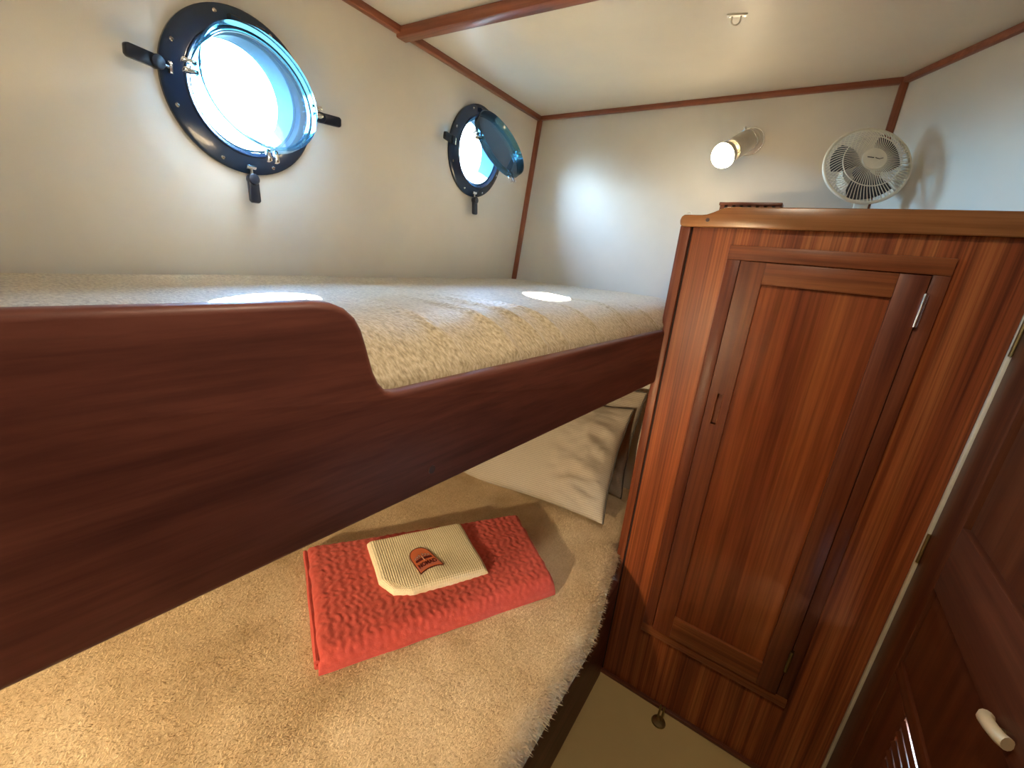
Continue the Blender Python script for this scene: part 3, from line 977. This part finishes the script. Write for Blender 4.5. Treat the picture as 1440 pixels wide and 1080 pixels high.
# left stile with the finger slot left open
g = G()
sx0, sx1, sz0, sz1 = 0.937, 0.951, 0.988, 1.070
g.box((0.918, yd0, 0.289), (0.9705, yd1, sz0)); g.box((0.918, yd0, sz1), (0.9705, yd1, 1.395))
g.box((0.918, yd0, sz0), (sx0, yd1, sz1)); g.box((sx1, yd0, sz0), (0.9705, yd1, sz1))
dpart('stile', g, 'teak_z', 0)
tag(dpart('finger_pull', G().box((sx0, YC - 0.001, sz0), (sx1, YC + 0.004, sz1)), 'teak_z', 0), 'sunken finger slot')
g = G().tube([(sx0, yd0, sz0), (sx1, yd0, sz0), (sx1, yd0, sz1), (sx0, yd0, sz1)], 0.0012, 6, loop=True)
dpart('finger_pull_edge', g, 'teak_x', 0)
dpart('stile', G().box((1.206, yd0, 0.289), (1.254, yd1, 1.395)), 'teak_z')
dpart('rail', G().box((0.9705, yd0, 1.347), (1.206, yd1, 1.395)), 'teak_x')
dpart('rail', G().box((0.9705, yd0, 0.289), (1.206, yd1, 0.363)), 'teak_x')
dpart('panel', G().box((0.9695, YC - 0.0035, 0.362), (1.207, YC + 0.003, 1.348)), 'teak_panel', 0)
for z_ in (1.328, 0.410):
    h = G().tube([(1.2555, yd0 - 0.002, z_ - 0.033), (1.2555, yd0 - 0.002, z_ + 0.033)], 0.0045, 10)
    h.box((1.2565, YC - 0.0105, z_ - 0.033), (1.261, YC - 0.0085, z_ + 0.033))
    h.build('hinge', 'chrome' if z_ > 1 else 'brass', cb)  # dim light on the lower hinge is put into its darker metal

# ------------------------------------------------------------------ things on and around the locker
TZ = 1.4725
# wooden rack
rk = empty('wooden_rack', (0.897, 1.27, TZ), 'small dark wooden rack with a row of slots on the locker', 'rack')
G().box((0.826, 1.245, 1.5285), (0.966, 1.285, 1.5365)).build('top_bar', 'mahogany_x', rk, bev=0.002)
G().box((0.828, 1.275, TZ), (0.964, 1.283, 1.5288)).build('back_board', 'mahogany_x', rk)
for i in range(8):
    x_ = 0.829 + i * 0.0176
    G().box((x_, 1.247, TZ), (x_ + 0.0105, 1.275, 1.5288)).build('divider', 'mahogany_x', rk)
# screw eye by the cap end
ey_ = empty('screw_eye', (0.772, 1.20, TZ), 'tiny bright screw eye at the end of the locker cap', 'hook')
pth = [(0.7715 + 0.006 * math.cos(t), 1.192, 1.4985 + 0.006 * math.sin(t)) for t in np.linspace(0, 2 * math.pi, 17)[:-1]]
G().tube(pth, 0.0014, 6, loop=True).build('eye', 'nickel', ey_)
G().tube([(0.7715, 1.192, TZ), (0.7715, 1.192, 1.493)], 0.0014, 6).build('shank', 'nickel', ey_)

# ivory desk fan
def fan():
    root = empty('fan', (1.125, 1.40, TZ), 'ivory desk fan standing on the locker top', 'fan')
    n = Vector((0.337, -0.877, 0.342)).normalized()
    c = Vector((1.109, 1.415, 1.645))
    T = frame(c, n, (1, 0.38, 0))
    R = 0.0925
    def zf(r): return 0.030 * (max(0.0, 1 - (r / R) ** 2.6)) ** 0.75
    def zb(r): return -0.034 * (max(0.0, 1 - (r / R) ** 3.2)) ** 0.7
    # base and neck
    g = G().lathe([(0.0, 0.0), (0.058, 0.0), (0.060, 0.006), (0.058, 0.022), (0.050, 0.032), (0.030, 0.040), (0.0, 0.042)], 36, Matrix.Translation((1.122, 1.43, TZ)) @ Matrix.Diagonal((1.05, 0.9, 1, 1)))
    g.build('base', 'fan_white', root)
    G().box((1.108, 1.435, TZ + 0.034), (1.138, 1.456, 1.625)).build('neck', 'fan_white', root, bev=0.004)
    G().lathe([(0.0, -0.078), (0.020, -0.076), (0.032, -0.066), (0.036, -0.045), (0.036, -0.030), (0.0, -0.030)], 32, T).build('motor_housing', 'fan_white', root)
    # blades
    for q in range(3):
        g = G(); vs = []; fs = []
        A0 = q * 2 * math.pi / 3 + 0.5
        for i in range(9):
            r = 0.012 + (0.080 - 0.012) * i / 8
            half = 0.36 + 0.36 * math.sin(math.pi * min(1, (i + 1.5) / 9.0) * 0.8)
            for j in range(7):
                a = A0 + half * (2 * j / 6 - 1) + 0.25 * (i / 8)
                z_ = -0.004 + 0.010 * (2 * j / 6 - 1) * (0.5 + 0.5 * i / 8)
                vs.append((r * math.cos(a), r * math.sin(a), z_))
        for i in range(8):
            for j in range(6):
                fs.append((i * 7 + j, i * 7 + j + 1, (i + 1) * 7 + j + 1, (i + 1) * 7 + j))
        k = len(vs)
        vs += [(x, y_, z_ - 0.0015) for x, y_, z_ in vs]
        fs += [tuple(reversed([p + k for p in f])) for f in fs]
        g.add(vs, fs, T)
        g.build('blade', 'fan_dark', root, ang=80)
    G().lathe([(0.0, 0.012), (0.012, 0.010), (0.015, -0.006), (0.015, -0.03), (0.0, -0.03)], 20, T).build('blade_hub', 'fan_dark', root)
    # wires
    g = G()
    N = 72
    for i in range(N):
        a0 = 2 * math.pi * i / N
        path = []
        for j in range(11):
            r = 0.024 + (R - 0.024) * j / 10
            sw = 0.30 * (j / 10) ** 1.6 * (1 if j < 9 else 1)
            path.append((r * math.cos(a0 + sw), r * math.sin(a0 + sw), zf(r)))
        g.tube(path, 0.00085, 4, T)
    o = g.build('front_grille_wires', 'fan_white', root); o['kind'] = 'stuff'
    g = G()
    N = 48
    for i in range(N):
        a0 = 2 * math.pi * i / N
        path = []
        for j in range(7):
            r = 0.034 + (R - 0.034) * j / 6
            path.append((r * math.cos(a0 - 0.2 * j / 6), r * math.sin(a0 - 0.2 * j / 6), zb(r)))
        g.tube(path, 0.0009, 4, T)
    o = g.build('rear_grille_wires', 'fan_white', root); o['kind'] = 'stuff'
    for r, z_, t in ((R, 0.0, 0.0040), (0.062, zf(0.062), 0.0012)):
        G().tube([(r * math.cos(a), r * math.sin(a), z_) for a in np.linspace(0, 2 * math.pi, 65)[:-1]], t, 8, T, loop=True).build('grille_ring', 'fan_white', root)
    hb = G().lathe([(0.0, zf(0.0) + 0.0035), (0.018, zf(0) + 0.003), (0.0255, zf(0) + 0.0015), (0.0265, zf(0.024) - 0.002), (0.0, zf(0.024) - 0.002)], 40, T).build('badge', 'fan_white', root)
    # small dark script on the badge
    zz = zf(0) + 0.0036
    g = G()
    g.tube([(-0.0165, 0.0022, zz - .0005), (-0.013, 0.0018, zz - .0002), (-0.003, 0.0006, zz)], 0.0010, 5, T)
    g.tube([(0.000, 0.0010, zz), (0.004, -0.0006, zz), (0.009, -0.0016, zz - .0002), (0.0135, 0.0004, zz - .0004), (0.0165, 0.0012, zz - .0006)], 0.0008, 5, T)
    g.build('badge_script', 'ink', hb)
fan()

# wall lamp
def wall_lamp(name, pos, normal, axis, length, label, bulbmat, hood=False):
    pos, normal, axis = Vector(pos), Vector(normal).normalized(), Vector(axis).normalized()
    root = empty(name, pos, label, 'lamp')
    xh = (0, 0, 1)
    TB = frame(pos, normal, xh)
    G().lathe([(0.0, 0.0), (0.038, 0.0), (0.038, 0.003), (0.033, 0.007), (0.020, 0.009), (0.0, 0.010)], 36, TB).build('base_plate', 'nickel', root)
    G().tube([(0.038 * math.cos(a) * .98, 0.038 * math.sin(a) * .98, 0.004) for a in np.linspace(0, 2 * math.pi, 40)[:-1]], 0.002, 6, TB, loop=True).build('base_rim', 'chrome', root)
    p0 = pos + normal * 0.03
    TA = frame(p0, axis, xh)
    G().tube([pos + normal * 0.006, p0], 0.008, 10).build('swivel_arm', 'nickel', root)
    G().lathe([(0.0, -0.022), (0.020, -0.020), (0.027, -0.010), (0.0300, 0.010), (0.0315, length - 0.030), (0.0290, length - 0.030), (0.026, 0.012), (0.0, 0.012)], 36, TA).build('socket_cup', 'nickel', root)
    G().tube([Vector((0.0303 * math.cos(a), 0.0303 * math.sin(a), 0.008)) for a in np.linspace(0, 2 * math.pi, 33)[:-1]], 0.0016, 6, TA, loop=True).build('cup_band', 'chrome', root)
    G().tube([TA @ Vector((0.030, 0, 0.012)), TA @ Vector((0.040, 0, 0.012))], 0.0035, 8).build('switch_knob', 'nickel', root)
    r = 0.0345
    tb = 1.45
    prof = [(0.0, length + r)] + [(r * math.sin(t), length + r * math.cos(t)) for t in np.linspace(0.15, tb, 14)] + [(0.0, length + r * math.cos(tb) - 0.001)]
    bu = G().lathe(prof, 40, TA).build('bulb', bulbmat, root)
    prof = [(r * math.sin(t), length + r * math.cos(t)) for t in np.linspace(tb, 2.3, 10)] + [(0.0195, length - 0.036), (0.016, length - 0.06)]
    G().lathe(prof + [(q[0] - 0.0012, q[1]) for q in reversed(prof)], 40, TA, closed=True).build('bulb_neck', 'nickel', bu)
    if hood:
        G().lathe([(0.030, length - 0.05), (0.060, length + 0.060), (0.062, length + 0.060), (0.033, length - 0.05)], 40, TA, closed=True).build('hood', 'nickel', root)
    return root
wall_lamp('wall_lamp', (0.815, L, 1.75), (0, -1, 0), (-0.043, -0.088, -0.06), 0.112, 'lit wall lamp with bare round bulb above the locker', 'bulb_far')
# hooded reading lamp on the near bulkhead, shining along the lower bunk
wall_lamp('reading_lamp', (0.640, NEAR, 1.10), (0, 1, 0), (-0.04, 0.86, -0.46), 0.10, 'hooded reading lamp on the bulkhead behind the viewer', 'bulb_low', True)
# dome light overhead, added out of view to light locker and bunk front
dl = empty('added_dome_light', (1.00, 0.36, H), 'round dome light added on the ceiling out of view', 'lamp')
TD = frame((1.00, 0.36, H), (0, 0, -1))
G().lathe([(0.0, 0.0), (0.075, 0.0), (0.075, 0.012), (0.068, 0.016), (0.064, 0.010), (0.0, 0.010)], 40, TD).build('rim', 'nickel', dl)
G().lathe([(0.0, 0.030), (0.030, 0.026), (0.052, 0.018), (0.063, 0.011), (0.0, 0.0105)], 40, TD).build('lens', 'dome', dl)

# ceiling pad eye
hk = empty('ceiling_hook', (0.806, 1.115, H), 'small metal pad eye screwed to the ceiling', 'hook')
TH_ = frame((0.806, 1.112, H), (0, 0, -1), (1, 0.26, 0))
G().box((-0.020, -0.0055, 0.0), (0.020, 0.0055, 0.0028), TH_).build('plate', 'nickel', hk, bev=0.001)
G().tube([(-0.0085, 0, 0.0), (-0.0085, 0, 0.010)] + [(0.0085 * math.cos(t), 0, 0.010 + 0.0085 * math.sin(t)) for t in np.linspace(math.pi * .95, math.pi * .05, 10)] + [(0.0085, 0, 0.010), (0.0085, 0, 0.0)], 0.0018, 8, TH_).build('loop', 'nickel', hk)
for s_ in (-1, 1):
    G().lathe([(0.0, 0.0042), (0.0025, 0.0038), (0.003, 0.0025)], 10, TH_ @ Matrix.Translation((s_ * 0.015, 0, 0))).build('screw', 'chrome', hk)

# brass holdback on the floor
hb_ = empty('door_holdback', (1.003, 1.118, 0), 'tarnished brass holdback on the floor before the locker', 'hook')
G().lathe([(0.0, 0.006), (0.012, 0.006), (0.020, 0.004), (0.022, 0.0), (0.0, 0.0)], 28, Matrix.Translation((1.003, 1.118, 0))).build('base', 'brass', hb_)
for dx_ in (-0.0055, 0.0055):
    G().tube([(1.003 + dx_, 1.122, 0.004), (1.003 + dx_, 1.130, 0.022), (1.003 + dx_, 1.138, 0.040), (1.003 + dx_, 1.1395, 0.044)], 0.0032, 8).build('prong', 'brass', hb_)

# ------------------------------------------------------------------ louvred door on the right
st = G().box((1.397, 1.1590, 0.0), (1.4052, 1.1695, 1.49)).build('trim_7', 'strip', bev=0.0015)
tag(st, 'narrow pale strip between the locker and the door', 'trim', kind='structure')
do = empty('door_1', (1.42, 0.8, 0.0), 'dark mahogany door with recessed panel and louvres', 'door', kind='structure')
xd0, xd1 = 1.402, 1.430
def D(nm, a, b, mat, bev=0.003):
    return G().box((a[2] if len(a) > 2 else xd0, a[0], a[1]), (b[2] if len(b) > 2 else xd1, b[0], b[1])).build(nm, mat, do, bev=bev)
D('stile', (1.045, 0.0), (1.1588, 1.4895), 'mahogany_z')
D('stile', (0.4202, 0.0), (0.515, 1.4895), 'mahogany_z')
D('rail', (0.515, 1.40), (1.045, 1.4895), 'door_rail')
D('rail', (0.515, 0.815), (1.045, 0.955), 'door_rail')
D('rail', (0.515, 0.0), (1.045, 0.16), 'door_rail')
D('panel', (0.510, 0.950, 1.414), (1.050, 1.405, 1.424), 'mahogany_z', 0)
D('panel', (0.510, 0.630, 1.410), (1.050, 0.820, 1.424), 'mahogany_z', 0)
D('louvre_frame', (0.515, 0.600, 1.404), (1.045, 0.632, 1.430), 'door_rail')
D('panel', (0.510, 0.150, 1.410), (0.935, 0.455, 1.424), 'mahogany_z', 0)
D('louvre_frame', (0.930, 0.16, 1.404), (1.045, 0.600, 1.430), 'mahogany_z')
z_ = 0.590
i = 0
while z_ > 0.46:
    # each slat slopes down and outward
    TS = Matrix.Translation((1.417, 0.722, z_ - 0.013)) @ Matrix.Rotation(math.radians(38), 4, 'Y')
    G().box((-0.017, -0.209, -0.0050), (0.017, 0.209, 0.0050), TS).build('slat', 'door_rail', do, bev=0.001)
    z_ -= 0.026
for z_ in (0.838, 1.30):
    G().tube([(1.4005, 1.1580, z_ - 0.036), (1.4005, 1.1580, z_ + 0.036)], 0.0038, 8).build('hinge', 'brass', do)
G().box((1.4312, 0.405, 0.0), (1.445, 1.168, 0.45)).build('back_board', 'mahogany_z', do)
G().box((1.4312, 0.405, 0.62), (1.445, 1.168, 1.495)).build('back_board', 'mahogany_z', do)
G().box((1.4312, 0.935, 0.45), (1.445, 1.168, 0.62)).build('back_board', 'mahogany_z', do)
G().box((1.4312, 0.405, 0.45), (1.445, 0.514, 0.62)).build('back_board', 'mahogany_z', do)
# pale oblong pull
g = G().tube([(1.395, 0.728, 0.8265), (1.391, 0.720, 0.828), (1.390, 0.700, 0.834), (1.391, 0.680, 0.840), (1.395, 0.672, 0.8425)], 0.0085, 12)
hd = g.build('pull_handle', 'pale_brass', do)
tag(hd, 'pale oblong brass pull')
G().tube([(1.403, 0.700, 0.834), (1.390, 0.700, 0.834)], 0.005, 8).build('handle_shank', 'brass', hd)
